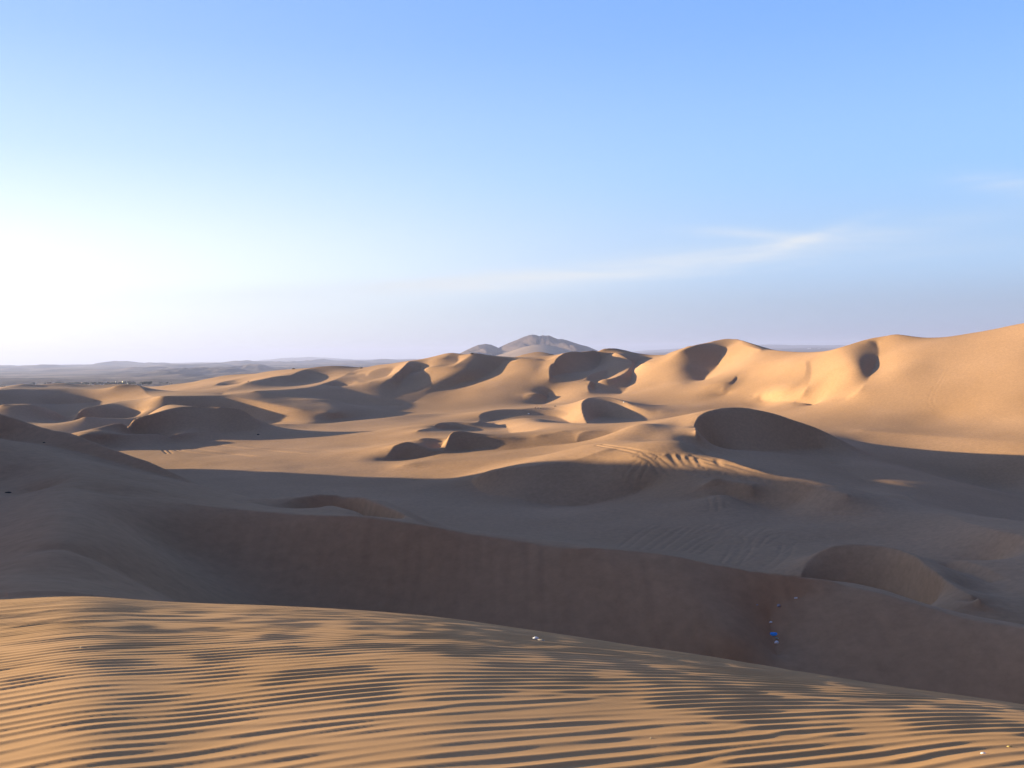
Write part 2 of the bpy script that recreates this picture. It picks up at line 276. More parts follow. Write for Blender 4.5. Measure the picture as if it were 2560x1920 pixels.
P('f', [(1844,855,564),(1818.5,867,561),(1807.6,881.6,555),(1798.6,903,547),(1789.5,919.6,539),(1773,934,530),(1755,955,518)])
P('s', [(1703,952,508),(1730,962,508)])
P('c', [(1840,847.6,572),(1865,854.5,556),(1912,873,530)]); P('c', [(1847,856,560),(1874,866,542),(1903,874,526)])
R('s', [(1850,900,4),(1900,900,-4),(1950,900,-9),(1990,900,-11)]); R('s',[(1870,940,-6),(1930,940,-10),(1980,945,-13)])
P('c', [(1912,873,530),(1937,876,520),(1989,880,502),(2041,880,484),(2075,876,472),(2099,870,464)])
R('c', [(1840,940,-8),(1836.6,946.7,-10),(1822,955.7,-12),(1800,959,-12),(1775,961,-10),(1757,968,-6)]); R('f', [(1843,946,-6),(1828,962,-9),(1808,972,-9),(1820,985,-4),(1780,985,-4)])
R('c', [(2013,902,-12),(2016,918,-13),(2009,945,-14),(1985,966,-15),(1955,976,-15),(1901.7,984,-12),(1883,990,-9)]); R('f', [(2025,905,-10.5),(2029,925,-11),(2026,950,-12),(2012,978,-14),(1990,998,-10),(1945,1003,-6),(1900,1001,-4)])
R('c', [(1970,1005,-8),(1990,1002,-10),(2020,1003,-10)]); R('f', [(1990,1015,-3),(2025,1016,-2),(2045,1011,-4)])
R('s', [(2060,900,-10),(2080,930,-14),(2060,960,-10)])
P('c', [(2099,870,464),(2126,861,466),(2161,850,470)]); R('s', [(2104,877,-10),(2135,900,-13),(2155,925,-11)])
R('f', [(2166,852,1),(2190,858,5),(2196,870,5),(2197,883,3.5),(2188,917,0),(2174,941,-3),(2150,975,-6),(2110,1000,-6)])
P('c', [(2161,850,470),(2195,843,470),(2220,839,469),(2240,836,468),(2281,841,465),(2315,844,463),(2367,842,460),(2436,832,457),(2487,823,454),(2560,808,449),(2700,785,440)])
R('s', [(2230,880,-4),(2260,920,-12),(2220,970,-8),(2160,1010,-4)]); R('s', [(2350,900,-12),(2350,980,-8),(2350,1040,-2)]); R('s', [(2480,900,-10),(2480,1000,-6),(2480,1060,-2)])
P('f', [(2150,1075,352),(2300,1088,345),(2450,1098,339),(2600,1108,332)]); P('s', [(2600,1153,320),(2560,1150,321),(2350,1130,330),(2150,1105,338)])
R('s', [(2600,1000,-2),(2600,900,-4)])
XYZ('s', [(105,296,-31.2),(120,288,-35),(134,280,-38.5),(145,272,-40.5)]); XYZ('s', [(100,262,-32),(120,257,-36.4),(140,252,-41)]); XYZ('s', [(92,225,-32),(110,218,-36),(130,212,-40.5)]); XYZ('s', [(88,190,-33),(100,184,-35.5),(120,178,-39.5)])

# ------------------------------------------------------------------ height field on a bearing / log-distance grid
def axis(parts):
    out = [parts[0][0]]
    for a, b, d0, d1 in parts:
        x = a
        while x < b - 1e-9:
            t = (x - a) / (b - a); x += d0 + (d1 - d0) * t; out.append(min(x, b))
    return np.array(out)
TH = np.radians(axis([(-75, -34, 2.0, .5), (-34, -28.6, .4, .07), (-28.6, 28.6, .06, .06), (28.6, 33, .07, .4), (33, 52, .5, 2.0)]))
SR = axis([(math.log(13), math.log(42), .008, .008), (math.log(42), math.log(130), .0024, .0024), (math.log(130), math.log(250), .0026, .0024), (math.log(250), math.log(700), .0019, .0019), (math.log(700), math.log(1300), .003, .008)])

def solve(TH, SR, LINES, levels=(8, 4, 2, 1), iters=(500, 300, 180, 90), beta=.05):
    q = None; pT = pS = None
    for lv, nit in zip(levels, iters):
        T = TH[::lv] if TH[::lv][-1] == TH[-1] else np.append(TH[::lv], TH[-1])
        S = SR[::lv] if SR[::lv][-1] == SR[-1] else np.append(SR[::lv], SR[-1])
        nT, nS = len(T), len(S)
        dT = np.diff(T); dS = np.diff(S)
        wT = np.empty(nT); wT[1:-1] = (dT[1:] + dT[:-1]) / 2; wT[0] = dT[0] / 2; wT[-1] = dT[-1] / 2
        wS = np.empty(nS); wS[1:-1] = (dS[1:] + dS[:-1]) / 2; wS[0] = dS[0] / 2; wS[-1] = dS[-1] / 2
        r = np.exp(S)[:, None]
        # samples
        II, JJ, WW, ZZ, DW = [], [], [], [], []
        soft = np.ones((nS, nT)); dTT = np.zeros((nS, nT)); dSS = np.zeros((nS, nT))
        for kind, a, rr, z in LINES:
            s = np.log(rr); ok = (a > T[0]) & (a < T[-1]) & (s > S[0]) & (s < S[-1])
            a, s, z, rr = a[ok], s[ok], z[ok], rr[ok]
            if not len(a): continue
            j = np.clip(np.searchsorted(T, a) - 1, 0, nT - 2); i = np.clip(np.searchsorted(S, s) - 1, 0, nS - 2)
            fj = (a - T[j]) / dT[j]; fi = (s - S[i]) / dS[i]
            II.append(np.stack([i, i, i + 1, i + 1])); JJ.append(np.stack([j, j + 1, j, j + 1]))
            WW.append(np.stack([(1 - fi) * (1 - fj), (1 - fi) * fj, fi * (1 - fj), fi * fj])); ZZ.append(z / rr); DW.append(np.full(len(a), 1.0 if kind != 's' else .5))
            if kind in 'cf' and len(a) > 3:
                ga, gs = np.gradient(a), np.gradient(s); n2 = ga ** 2 + gs ** 2 + 1e-20; ct, st = (ga ** 2 / n2) ** 2, (gs ** 2 / n2) ** 2
                for di in (0, 1):
                    for dj in (0, 1):
                        dTT[i + di, j + dj] = ct; dSS[i + di, j + dj] = st
                k = .004 if kind == 'c' else .03
                soft[i, j] = np.minimum(soft[i, j], k); soft[i + 1, j] = np.minimum(soft[i + 1, j], k)
                soft[i, j + 1] = np.minimum(soft[i, j + 1], k); soft[i + 1, j + 1] = np.minimum(soft[i + 1, j + 1], k)
        I = np.concatenate(II, 1); J = np.concatenate(JJ, 1); W = np.concatenate(WW, 1); Z = np.concatenate(ZZ); D = np.concatenate(DW)
        K = I * nT + J; N = nS * nT
        dat = DATW * D                                              # pull of the traced lines
        A = wS[:, None] * wT[None, :]
        rs = r                                                   # h = r*q
        def L(h):
            o = np.zeros_like(h)
            gx = np.diff(h, axis=1) / dT[None, :]; o[:, 1:-1] += np.diff(gx, axis=1) / wT[None, 1:-1]
            gy = np.diff(h, axis=0) / dS[:, None]; o[1:-1] += np.diff(gy, axis=0) / wS[1:-1, None]
            return o
        def LT(p):
            o = np.zeros_like(p)
            a_ = p[:, 1:-1] / wT[None, 1:-1]; g = np.zeros((nS, nT - 1)); g[:, 1:] += a_; g[:, :-1] -= a_; g /= dT[None, :]; o[:, 1:] += g; o[:, :-1] -= g
            a_ = p[1:-1] / wS[1:-1, None]; g = np.zeros((nS - 1, nT)); g[1:] += a_; g[:-1] -= a_; g /= dS[:, None]; o[1:] += g; o[:-1] -= g
            return o
        wtt, wss = dTT * A / r ** 2 * .6, dSS * A / r ** 2 * .6
        wb = soft * A / r ** 2; mb = 1 / beta ** 2
        ax = wS[:, None] / dT[None, :] / r ** 2 * mb
        rm = np.exp((S[1:] + S[:-1]) / 2)[:, None]; ay = wT[None, :] / dS[:, None] / rm ** 2 * mb
        def op(q):
            h = q * rs
            o = LT(wb * L(h))
            d2 = np.diff(np.diff(h, axis=1) / dT[None, :], axis=1) / wT[None, 1:-1]; d2 *= wtt[:, 1:-1] / wT[None, 1:-1]
            g = np.zeros((nS, nT - 1)); g[:, 1:] += d2; g[:, :-1] -= d2; g /= dT[None, :]; o[:, 1:] += g; o[:, :-1] -= g
            d2 = np.diff(np.diff(h, axis=0) / dS[:, None], axis=0) / wS[1:-1, None]; d2 *= wss[1:-1] / wS[1:-1, None]
            g = np.zeros((nS - 1, nT)); g[1:] += d2; g[:-1] -= d2; g /= dS[:, None]; o[1:] += g; o[:-1] -= g
            g = np.diff(h, axis=1) * ax; o[:, 1:] += g; o[:, :-1] -= g
            g = np.diff(h, axis=0) * ay; o[1:] += g; o[:-1] -= g
            o *= rs
            qs = (q.ravel()[K] * W).sum(0) * dat
            o += np.bincount(K.ravel(), (W * qs).ravel(), N).reshape(nS, nT)
            return o
        b = np.bincount(K.ravel(), (W * (Z * dat)).ravel(), N).reshape(nS, nT)
        # diagonal
        cT = np.zeros(nT); cT[1:-1] = (1 / dT[1:] + 1 / dT[:-1]) / wT[1:-1]; cS = np.zeros(nS); cS[1:-1] = (1 / dS[1:] + 1 / dS[:-1]) / wS[1:-1]
        c0 = cT[None, :] + cS[:, None]; dg = wb * c0 ** 2
        oT = np.zeros((2, nT)); 
        e = np.zeros(nT); e[1:-1] = 1 / (dT[:-1] * wT[1:-1]); f = np.zeros(nT); f[1:-1] = 1 / (dT[1:] * wT[1:-1])
        dg[:, :-1] += wb[:, 1:] * (e[1:] ** 2)[None, :]; dg[:, 1:] += wb[:, :-1] * (f[:-1] ** 2)[None, :]
        e = np.zeros(nS); e[1:-1] = 1 / (dS[:-1] * wS[1:-1]); f = np.zeros(nS); f[1:-1] = 1 / (dS[1:] * wS[1:-1])
        dg[:-1] += wb[1:] * (e[1:] ** 2)[:, None]; dg[1:] += wb[:-1] * (f[:-1] ** 2)[:, None]
        dg[:, 1:] += ax; dg[:, :-1] += ax; dg[1:] += ay; dg[:-1] += ay
        dg += wtt * cT[None, :] ** 2 * 1.5 + wss * cS[:, None] ** 2 * 1.5
        dg *= rs ** 2; dg += np.bincount(K.ravel(), (W * W * dat).ravel(), N).reshape(nS, nT)
        if q is None: q = np.full((nS, nT), 0.) - 28 / r
        else:
            h = q * np.exp(pS)[:, None]
            tmp = np.stack([np.interp(T, pT, row) for row in h]); k = np.clip(np.searchsorted(pS, S) - 1, 0, len(pS) - 2); f = ((S - pS[k]) / (pS[k + 1] - pS[k]))[:, None]
            q = (tmp[k] * (1 - f) + tmp[k + 1] * f) / r
        res = b - op(q); M = 1 / dg; zz = M * res; p = zz.copy(); rz = (res * zz).sum(); r0 = rz
        for it in range(nit):
            Ap = op(p); al = rz / (p * Ap).sum(); q += al * p; res -= al * Ap
            zz = M * res; rz2 = (res * zz).sum(); p = zz + rz2 / rz * p; rz = rz2
        err = (q.ravel()[K] * W).sum(0) - Z
        print('level', lv, nS, nT, 'residual', rz / r0, 'line err px', np.abs(err).mean() * 960, np.percentile(np.abs(err), 99) * 960)
        pT, pS = T, S
    return q * np.exp(SR)[:, None]
# ================================================================== materials
def new_mat(name):
    m = bpy.data.materials.new(name); m.use_nodes = True; t = m.node_tree
    b = t.nodes['Principled BSDF']; b.inputs['Roughness'].default_value = .95
    b.inputs['Specular IOR Level'].default_value = .1
    return m, t, b
def simple(name, col, rough=.8, spec=.2, var=.15, scale=3.0):
    m, t, b = new_mat(name); b.inputs['Roughness'].default_value = rough; b.inputs['Specular IOR Level'].default_value = spec
    tc = N(t, 'ShaderNodeTexCoord'); nz = N(t, 'ShaderNodeTexNoise'); nz.inputs['Scale'].default_value = scale; nz.inputs['Detail'].default_value = 4
    t.links.new(tc.outputs['Object'], nz.inputs['Vector'])
    mx = N(t, 'ShaderNodeMix', data_type='RGBA')
    mx.inputs[6].default_value = tuple(c * (1 - var) for c in col) + (1,); mx.inputs[7].default_value = tuple(min(1, c * (1 + var)) for c in col) + (1,)
    t.links.new(nz.outputs[0], mx.inputs[0]); t.links.new(mx.outputs[2], b.inputs['Base Color'])
    return m
def sand(name, c0, c1, noise_scale, fine):
    """sand: two tones mixed by world-space noise, grain and slip-face streaks in the bump"""
    m, t, b = new_mat(name)
    geo = N(t, 'ShaderNodeNewGeometry')
    nz = N(t, 'ShaderNodeTexNoise'); nz.inputs['Scale'].default_value = noise_scale; nz.inputs['Detail'].default_value = 6
    t.links.new(geo.outputs['Position'], nz.inputs['Vector'])
    mx = N(t, 'ShaderNodeMix', data_type='RGBA'); mx.inputs[6].default_value = (*c0, 1); mx.inputs[7].default_value = (*c1, 1)
    rp = N(t, 'ShaderNodeMapRange'); rp.inputs[1].default_value = .35; rp.inputs[2].default_value = .65
    t.links.new(nz.outputs[0], rp.inputs[0]); t.links.new(rp.outputs[0], mx.inputs[0])
    g = N(t, 'ShaderNodeTexNoise'); g.inputs['Scale'].default_value = fine; g.inputs['Detail'].default_value = 9; g.inputs['Roughness'].default_value = .7
    t.links.new(geo.outputs['Position'], g.inputs['Vector'])
    mg = N(t, 'ShaderNodeMix', data_type='RGBA', blend_type='MULTIPLY'); mg.inputs[0].default_value = 1
    gr = N(t, 'ShaderNodeMapRange'); gr.inputs[1].default_value = .3; gr.inputs[2].default_value = .7; gr.inputs[3].default_value = .86; gr.inputs[4].default_value = 1.14
    t.links.new(g.outputs[0], gr.inputs[0]); t.links.new(mx.outputs[2], mg.inputs[6]); t.links.new(gr.outputs[0], mg.inputs[7])
    t.links.new(mg.outputs[2], b.inputs['Base Color'])
    return m, t, b, geo, g

def grid_mesh(name, X, Y, Z, mat, flip=False):
    nS, nT = X.shape
    v = np.stack([X, Y, Z], -1).reshape(-1, 3).astype(np.float32)
    i = np.arange(nS - 1)[:, None] * nT + np.arange(nT - 1)[None, :]
    f = np.stack([i, i + 1, i + 1 + nT, i + nT], -1).reshape(-1, 4)
    me = bpy.data.meshes.new(name)
    me.vertices.add(len(v)); me.vertices.foreach_set('co', v.ravel())
    me.loops.add(f.size); me.loops.foreach_set('vertex_index', f.ravel().astype(np.int32))
    me.polygons.add(len(f)); me.polygons.foreach_set('loop_start', np.arange(0, f.size, 4, dtype=np.int32))
    me.polygons.foreach_set('use_smooth', np.ones(len(f), bool))
    me.update(calc_edges=True); me.materials.append(mat)
    o = bpy.data.objects.new(name, me); COL.objects.link(o)
    return o

# ================================================================== near dune (under the camera)
SIL = [(-300,1514),(0,1501),(100,1494),(216,1489),(285,1495),(366,1502),(488,1509),(692,1515),(900,1526),(1100,1543),(1280,1569),(1569,1613),(1772,1642),(1974,1676),(2206,1714),(2400,1740),(2560,1763),(2800,1800)]
sa, se = unproject([p[0] for p in SIL], [p[1] for p in SIL])
H0 = 1.7
_t = np.radians(np.arange(-180, 180.1, .25))
def _sm(y, sig):
    g = np.exp(-.5 * (np.arange(-60, 61) * .25 / sig) ** 2); g /= g.sum(); return np.convolve(np.pad(y, 60, 'edge'), g, 'valid')
_ds = _sm(np.interp(_t, sa, se), 1.2)
_rs = _sm(np.interp(_t, np.radians([-180, -60, -36, -28, -20, -10, 0, 10, 20, 28, 36, 60, 180]), [26, 25, 23.5, 22, 20.5, 18.6, 16.7, 14.9, 13, 11.5, 11, 14, 26]), 4)
def hfg(x, y):
    r = np.hypot(x, y) + 1e-6; th = np.arctan2(x, y)
    rs = np.interp(th, _t, _rs); ds = -np.interp(th, _t, _ds)
    f = np.clip((np.abs(th) - .55) / .8, 0, 1); f = f * f * (3 - 2 * f)
    b = H0 / rs ** 2; a = ds - 2 * H0 / rs
    a = a * (1 - f) + .03 * f; b = b * (1 - f) + .0015 * f
    rk = np.minimum(r, (.62 - a) / (2 * b))
    return -(H0 + a * rk + b * rk * rk + .62 * np.maximum(r - rk, 0))
def noise_fft(nx, ny, d, shape, seed):
    rng = np.random.default_rng(seed)
    f = np.fft.fft2(rng.standard_normal((ny, nx)))
    kx = np.fft.fftfreq(nx, d)[None, :]; ky = np.fft.fftfreq(ny, d)[:, None]
    return np.fft.ifft2(f * shape(kx, ky))
def sampler(F, x0, y0, d):
    ny, nx = F.shape
    def s(x, y):
        fx = np.clip((x - x0) / d, 0, nx - 1.001); fy = np.clip((y - y0) / d, 0, ny - 1.001)
        i = fy.astype(int); j = fx.astype(int); a = fx - j; b = fy - i
        return (F[i, j] * (1 - a) + F[i, j + 1] * a) * (1 - b) + (F[i + 1, j] * (1 - a) + F[i + 1, j + 1] * a) * b
    return s
LAM, RDIR = .185, math.radians(29)
RD, RX0, RY0 = .03, -26., -5.
nvec = (-math.sin(RDIR), math.cos(RDIR)); tvec = (math.cos(RDIR), math.sin(RDIR))
def band(kx, ky):
    kn = kx * nvec[0] + ky * nvec[1]; kt = kx * tvec[0] + ky * tvec[1]
    return np.exp(-((kn - 1 / LAM) / (.17 / LAM)) ** 2 / 2 - (kt / (.075 / LAM)) ** 2 / 2)
RC = noise_fft(1800, 1500, RD, band, 3); RC /= np.sqrt((np.abs(RC) ** 2).mean())
def lowf(kx, ky):
    c, s = math.cos(math.radians(60)), math.sin(math.radians(60))
    return np.exp(-((kx * c + ky * s) / .9) ** 2 / 2 - ((-kx * s + ky * c) / 1.6) ** 2 / 2)
RM = noise_fft(1800, 1500, RD, lowf, 11).real; RM /= RM.std()
rip_s, msk_s = sampler(RC, RX0, RY0, RD), sampler(RM, RX0, RY0, RD)
def ripples(x, y):
    y = y + .021 * x * x; c = rip_s(x, y); ph = np.angle(c); A = np.clip(np.abs(c), 0, .7) / .7
    m = np.clip(.84 + .08 * np.clip(x / 5, -1, 2) + .24 * msk_s(x, y), .2, 1.15)
    q_ = ph + .62 * np.cos(ph); p = np.cos(q_) + .16 * np.cos(2 * q_)
    return RIP_AMP * A * m * p * (.9 + .25 * np.clip(x / 6 + .4, 0, 1))
RIP_AMP = .0072
m_near, t, b, geo, g = sand('near_sand', (.49, .272, .120), (.56, .318, .150), .6, 260.)
bp = N(t, 'ShaderNodeBump'); bp.inputs['Strength'].default_value = .25; bp.inputs['Distance'].default_value = .002
t.links.new(g.outputs[0], bp.inputs['Height']); t.links.new(bp.outputs[0], b.inputs['Normal'])
R_ = axis([(.6, 8.5, .35, .05), (8.5, 20, .024, .024), (20, 34, .028, .06), (34, 56, .08, .4)])
T_ = np.radians(axis([(-80, -42, 2, .3), (-42, 44, .06, .06), (44, 80, .3, 2)]))
X = R_[:, None] * np.sin(T_)[None, :]; Y = R_[:, None] * np.cos(T_)[None, :] - 6
rr = np.hypot(X, Y)
Z = hfg(X, Y); 
fade = np.clip((34 - rr) / 12, 0, 1); inside = (X > -25) & (X < 26)
Z += ripples(X, Y) * fade * inside
near = grid_mesh('rippled_dune', X, Y, Z, m_near); near['kind'] = 'structure'

# unseen dune flank added behind the photographer to screen the sky and darken shaded faces
gx = np.linspace(-90, 90, 181)[None, :] + np.zeros((70, 1)); gy = -3 - np.linspace(0, 1, 70)[:, None] ** 1.5 * 75 + gx * 0
w_ = np.clip((-gy - 4) / 10, 0, 1); w_ = w_ * w_ * (3 - 2 * w_)
gz = hfg(gx, gy) * (1 - w_) - .06 + w_ * (np.minimum(.55 * (-gy - 8), 19 + .05 * (-gy)) - 1.5 + 1.2 * np.sin(gx / 17 + gy / 11) + np.clip(.32 * (-gx + 15), 0, 26) * np.clip((-gy - 6) / 12, 0, 1))
rear = grid_mesh('unseen_dune_flank', gx, gy, gz, m_near); rear['kind'] = 'structure'

# ================================================================== dune field
Hh = solve(TH, SR, LINES)
r = np.exp(SR)[:, None]
X = r * np.sin(TH)[None, :]; Y = r * np.cos(TH)[None, :]
F = hfg(X, Y) 
k = 3.0
d = np.clip(.5 + .5 * (Hh - F) / k, 0, 1)
sm = F * (1 - d) + Hh * d + k * d * (1 - d)
wf = np.clip((60 - r) / 20, 0, 1); Z = Hh * (1 - wf) + sm * wf
Z = Z - .12 * np.clip((40 - r) / 6, 0, 1) * (F > Hh - .3)
# gentle unevenness, slip-face runnels and vehicle ruts
def tile(d, shape, seed):
    f = noise_fft(1024, 1024, d, shape, seed).real; f /= f.std()
    def smp(x, y):
        fx = (x / d) % 1024; fy = (y / d) % 1024; i = fy.astype(int) % 1024; j = fx.astype(int) % 1024; a = fx - np.floor(fx); b_ = fy - np.floor(fy)
        i1 = (i + 1) % 1024; j1 = (j + 1) % 1024
        return (f[i, j] * (1 - a) + f[i, j1] * a) * (1 - b_) + (f[i1, j] * (1 - a) + f[i1, j1] * a) * b_
    return smp
iso = lambda c: (lambda kx, ky: np.exp(-(kx ** 2 + ky ** 2) / c ** 2 / 2))
t_big, t_mid = tile(.5, iso(.05), 21), tile(.12, iso(.28), 22)
t_run = tile(.1, lambda kx, ky: np.exp(-((np.abs(kx) - .7) / .5) ** 2 / 2 - (ky / .06) ** 2 / 2), 23)
gz_r = np.gradient(Z, axis=0) / np.gradient(r, axis=0); steep = np.clip((gz_r - .33) / .15, 0, 1)
Z += .06 * t_big(X, Y) * np.clip(r / 120, .3, 1) * np.clip(1.6 - r / 300, .35, 1) + .012 * t_mid(X, Y) * np.clip(r / 80, .6, 1) * np.clip(1.5 - r / 220, .15, 1) + .013 * t_run(X, Y) * steep * (r < 90)

class Ground:
    """meets a picture ray with the dune field, or with the near dune"""
    def __init__(s): s.T, s.S, s.Z = TH, SR, Z
    def at(s, u, v, near_=False):
        a, e = unproject(u, v); a, e = float(a), float(e)
        if near_:
            rr_ = np.linspace(3, 40, 8000); zz = hfg(rr_ * math.sin(a), rr_ * math.cos(a)) + ripples(rr_ * math.sin(a), rr_ * math.cos(a))
        else:
            j = np.clip(np.searchsorted(s.T, a) - 1, 0, len(s.T) - 2); f = (a - s.T[j]) / (s.T[j + 1] - s.T[j])
            S_ = s.S[s.S > math.log(33)]; n0 = len(s.S) - len(S_)
            ss = np.linspace(S_[0], S_[-1], 12000); rr_ = np.exp(ss); zz = np.interp(ss, s.S, s.Z[:, j] * (1 - f) + s.Z[:, j + 1] * f)
        hit = np.nonzero(zz >= e * rr_)[0]
        k = hit[0] if len(hit) else len(rr_) - 1
        return np.array([rr_[k] * math.sin(a), rr_[k] * math.cos(a), zz[k]])
    def h(s, x, y):
        a = math.atan2(x, y); q = math.log(math.hypot(x, y)); j = int(np.clip(np.searchsorted(s.T, a) - 1, 0, len(s.T) - 2)); i = int(np.clip(np.searchsorted(s.S, q) - 1, 0, len(s.S) - 2))
        f = (a - s.T[j]) / (s.T[j + 1] - s.T[j]); g_ = (q - s.S[i]) / (s.S[i + 1] - s.S[i]); z_ = s.Z
        return float((z_[i, j] * (1 - f) + z_[i, j + 1] * f) * (1 - g_) + (z_[i + 1, j] * (1 - f) + z_[i + 1, j + 1] * f) * g_)
G = Ground()
CUT = np.zeros_like(Z)
def rut(pts, depth=.16, width=.3, gauge=1.5):
    """carve the pair of wheel ruts that follows picture points lying on the sand"""
    w = np.array([G.at(u, v)[:2] for u, v in _cr([(u, v, 0) for u, v in pts], 4)[:, :2]])
    d_ = np.r_[0, np.cumsum(np.hypot(*np.diff(w, axis=0).T))]
    if d_[-1] > 160: return
    n = np.arange(0, d_[-1], .12); w = np.stack([np.interp(n, d_, w[:, 0]), np.interp(n, d_, w[:, 1])], 1)
    k_ = np.ones(9) / 9
    if len(w) > 12: w = np.stack([np.convolve(np.pad(w[:, c], 4, 'edge'), k_, 'valid') for c in (0, 1)], 1)
    tg = np.gradient(w, axis=0); tg /= np.hypot(*tg.T)[:, None] + 1e-9; nr = np.stack([-tg[:, 1], tg[:, 0]], 1)
    for sd_ in ((-.5, .5) if gauge else (0,)):
        q = w + nr * sd_ * gauge
        a = np.arctan2(q[:, 0], q[:, 1]); s_ = np.log(np.hypot(*q.T)); j0 = np.searchsorted(TH, a); i0 = np.searchsorted(SR, s_)
        for di in range(-3, 4):
            for dj in range(-5, 6):
                i = np.clip(i0 + di, 0, len(SR) - 1); j = np.clip(j0 + dj, 0, len(TH) - 1)
                dd = np.hypot(X[i, j] - q[:, 0], Y[i, j] - q[:, 1])
                np.maximum.at(CUT, (i, j), depth * np.exp(-(dd / width) ** 2))
for p in [[(1497,1112),(1554,1121),(1592,1129),(1627,1137),(1646,1150),(1665,1165),(1684,1181)], [(1600,1134),(1630,1148),(1643,1162),(1656,1178)],
          [(1586,1136),(1610,1133),(1652,1140)], [(1599,1156),(1586,1165),(1567,1191)], [(1612,1160),(1600,1180),(1590,1200)],
          [(1700,1150),(1800,1180),(1900,1196),(2000,1212)], [(1690,1160),(1790,1190),(1880,1200),(1960,1210)], [(1720,1140),(1820,1165),(1900,1188),(2040,1218)],
          [(1760,1190),(1780,1178),(1800,1184)], [(1740,1188),(1760,1172),(1785,1182)],
          [(427,1094),(409,1100),(406,1110),(411,1123),(424,1134)], [(428,1094),(423,1104),(430,1117),(456,1128),(538,1138)], [(459,1119),(538,1129),(633,1141)], [(480,1106),(600,1120),(760,1134)],
          [(620,1116),(700,1122),(820,1126)], [(1864,1358),(1864,1371),(1852,1390),(1833,1413)], [(1842,1365),(1832,1385),(1817,1408)],
          [(1944,1330),(1909,1339),(1893,1355),(1884,1368)], [(1969,1362),(1963,1384),(1944,1403),(1925,1416)], [(1611,1374),(1646,1349),(1684,1324)], [(1640,1374),(1690,1340),(1720,1318)],
          [(1779,1241),(1785,1260),(1782,1279)], [(1801,1251),(1804,1268)], [(1700,1376),(1760,1340),(1850,1310),(1960,1300)], [(1740,1384),(1790,1350),(1830,1340),(1850,1352)],
          [(1560,1368),(1610,1330),(1650,1310)], [(2150,1300),(2050,1320),(1960,1336)], [(2200,1290),(2100,1282),(1980,1290)]]:
    rut(p, depth=.17 if p[0][1] < 1225 else .07, width=.33)
rng = np.random.default_rng(8)
for _ in range(26):                                            # short scuffs where vehicles turned
    u0, v0 = rng.uniform(1640, 1960), rng.uniform(1325, 1412); L_ = rng.uniform(14, 50); an = rng.uniform(-.9, -.2)
    if v0 > 1393 + (u0 - 1700) * .19 - 6: continue
    rut([(u0, v0), (u0 + L_ * .5, v0 + L_ * math.sin(an) * .35 - 2), (u0 + L_, v0 + L_ * math.sin(an) * .9)], depth=.06, width=.3, gauge=rng.choice([0, 1.5]))
for _ in range(34):                                            # churned sand on the lit shoulder
    t_ = rng.uniform(0, 1); u0 = 1690 + 290 * t_; v0 = 1140 + 70 * t_ + rng.uniform(0, 1) * (40 - 32 * t_)
    rut([(u0, v0), (u0 + 8, v0 + 2), (u0 + rng.uniform(14, 30), v0 + rng.uniform(3, 9))], depth=.22, width=.4, gauge=0)
for p in [[(1676,1137),(1697,1162)], [(1698,1138),(1713,1159)], [(1719,1142),(1735,1162)], [(1742,1146),(1754,1164)], [(1790,1150),(1800,1162)]]:
    rut(p, depth=.25, width=.7, gauge=0)
for _ in range(11):                                            # long faint buggy lines over the sunlit flat
    u0, v0 = rng.uniform(420, 700), rng.uniform(1100, 1136); L_ = rng.uniform(90, 240)
    rut([(u0, v0), (u0 + L_ * .4, v0 + rng.uniform(-2, 5)), (u0 + L_, min(v0 + rng.uniform(-4, 9), 1141))], depth=.07, width=.35)
rut([(2367,921),(2350,952),(2332,983),(2327,1007),(2343,1027)], depth=.035, width=.35)
Z -= CUT

m_dune, t, b, geo, g = sand('dune_sand', (.36, .208, .112), (.45, .266, .152), .02, 1.1)
mpn = N(t, 'ShaderNodeMapping'); mpn.inputs['Scale'].default_value = (1.6, .12, .25); t.links.new(geo.outputs['Position'], mpn.inputs[0])
sn = N(t, 'ShaderNodeTexNoise'); sn.inputs['Scale'].default_value = 1; sn.inputs['Detail'].default_value = 5; t.links.new(mpn.outputs[0], sn.inputs['Vector'])
bp0 = N(t, 'ShaderNodeBump'); bp0.inputs['Strength'].default_value = .25; bp0.inputs['Distance'].default_value = .07; t.links.new(sn.outputs[0], bp0.inputs['Height'])
bp = N(t, 'ShaderNodeBump'); bp.inputs['Strength'].default_value = .3; bp.inputs['Distance'].default_value = .03
t.links.new(g.outputs[0], bp.inputs['Height']); t.links.new(bp0.outputs[0], bp.inputs['Normal']); t.links.new(bp.outputs[0], b.inputs['Normal'])
dunes = grid_mesh('sand_dunes', X, Y, Z, m_dune); dunes['kind'] = 'structure'

# ================================================================== far country
def vnoise(x, y, seed, octs=4):
    rg = np.random.default_rng(seed); o = 0; amp = 1
    for k in range(octs):
        g_ = rg.standard_normal((64, 64)); fx = x * 2 ** k; fy = y * 2 ** k; i = np.floor(fy).astype(int); j = np.floor(fx).astype(int); a = fx - j; b_ = fy - i
        a = a * a * (3 - 2 * a); b_ = b_ * b_ * (3 - 2 * b_); q = lambda ii, jj: g_[ii % 64, jj % 64]
        o = o + amp * ((q(i, j) * (1 - a) + q(i, j + 1) * a) * (1 - b_) + (q(i + 1, j) * (1 - a) + q(i + 1, j + 1) * a) * b_); amp *= .5
    return o
Tf = np.radians(np.arange(-75, 55.01, .1)); Sf = np.arange(math.log(1150), math.log(20000), .006)
rf = np.exp(Sf)[:, None]; Xf = rf * np.sin(Tf); Yf = rf * np.cos(Tf)
right = np.clip(Tf / math.radians(12), 0, 1)[None, :]
Zf = np.interp(rf, [1150, 1300, 1700, 2500, 5000, 20000], [-40.5, -41.5, -42, -50, -58, -60]) + 0 * Xf
Zf += right * np.clip((rf - 3000) / 9000, 0, 1) * 75
band_ = np.exp(-((rf - 9000) / 2600) ** 2) * (1 - right)
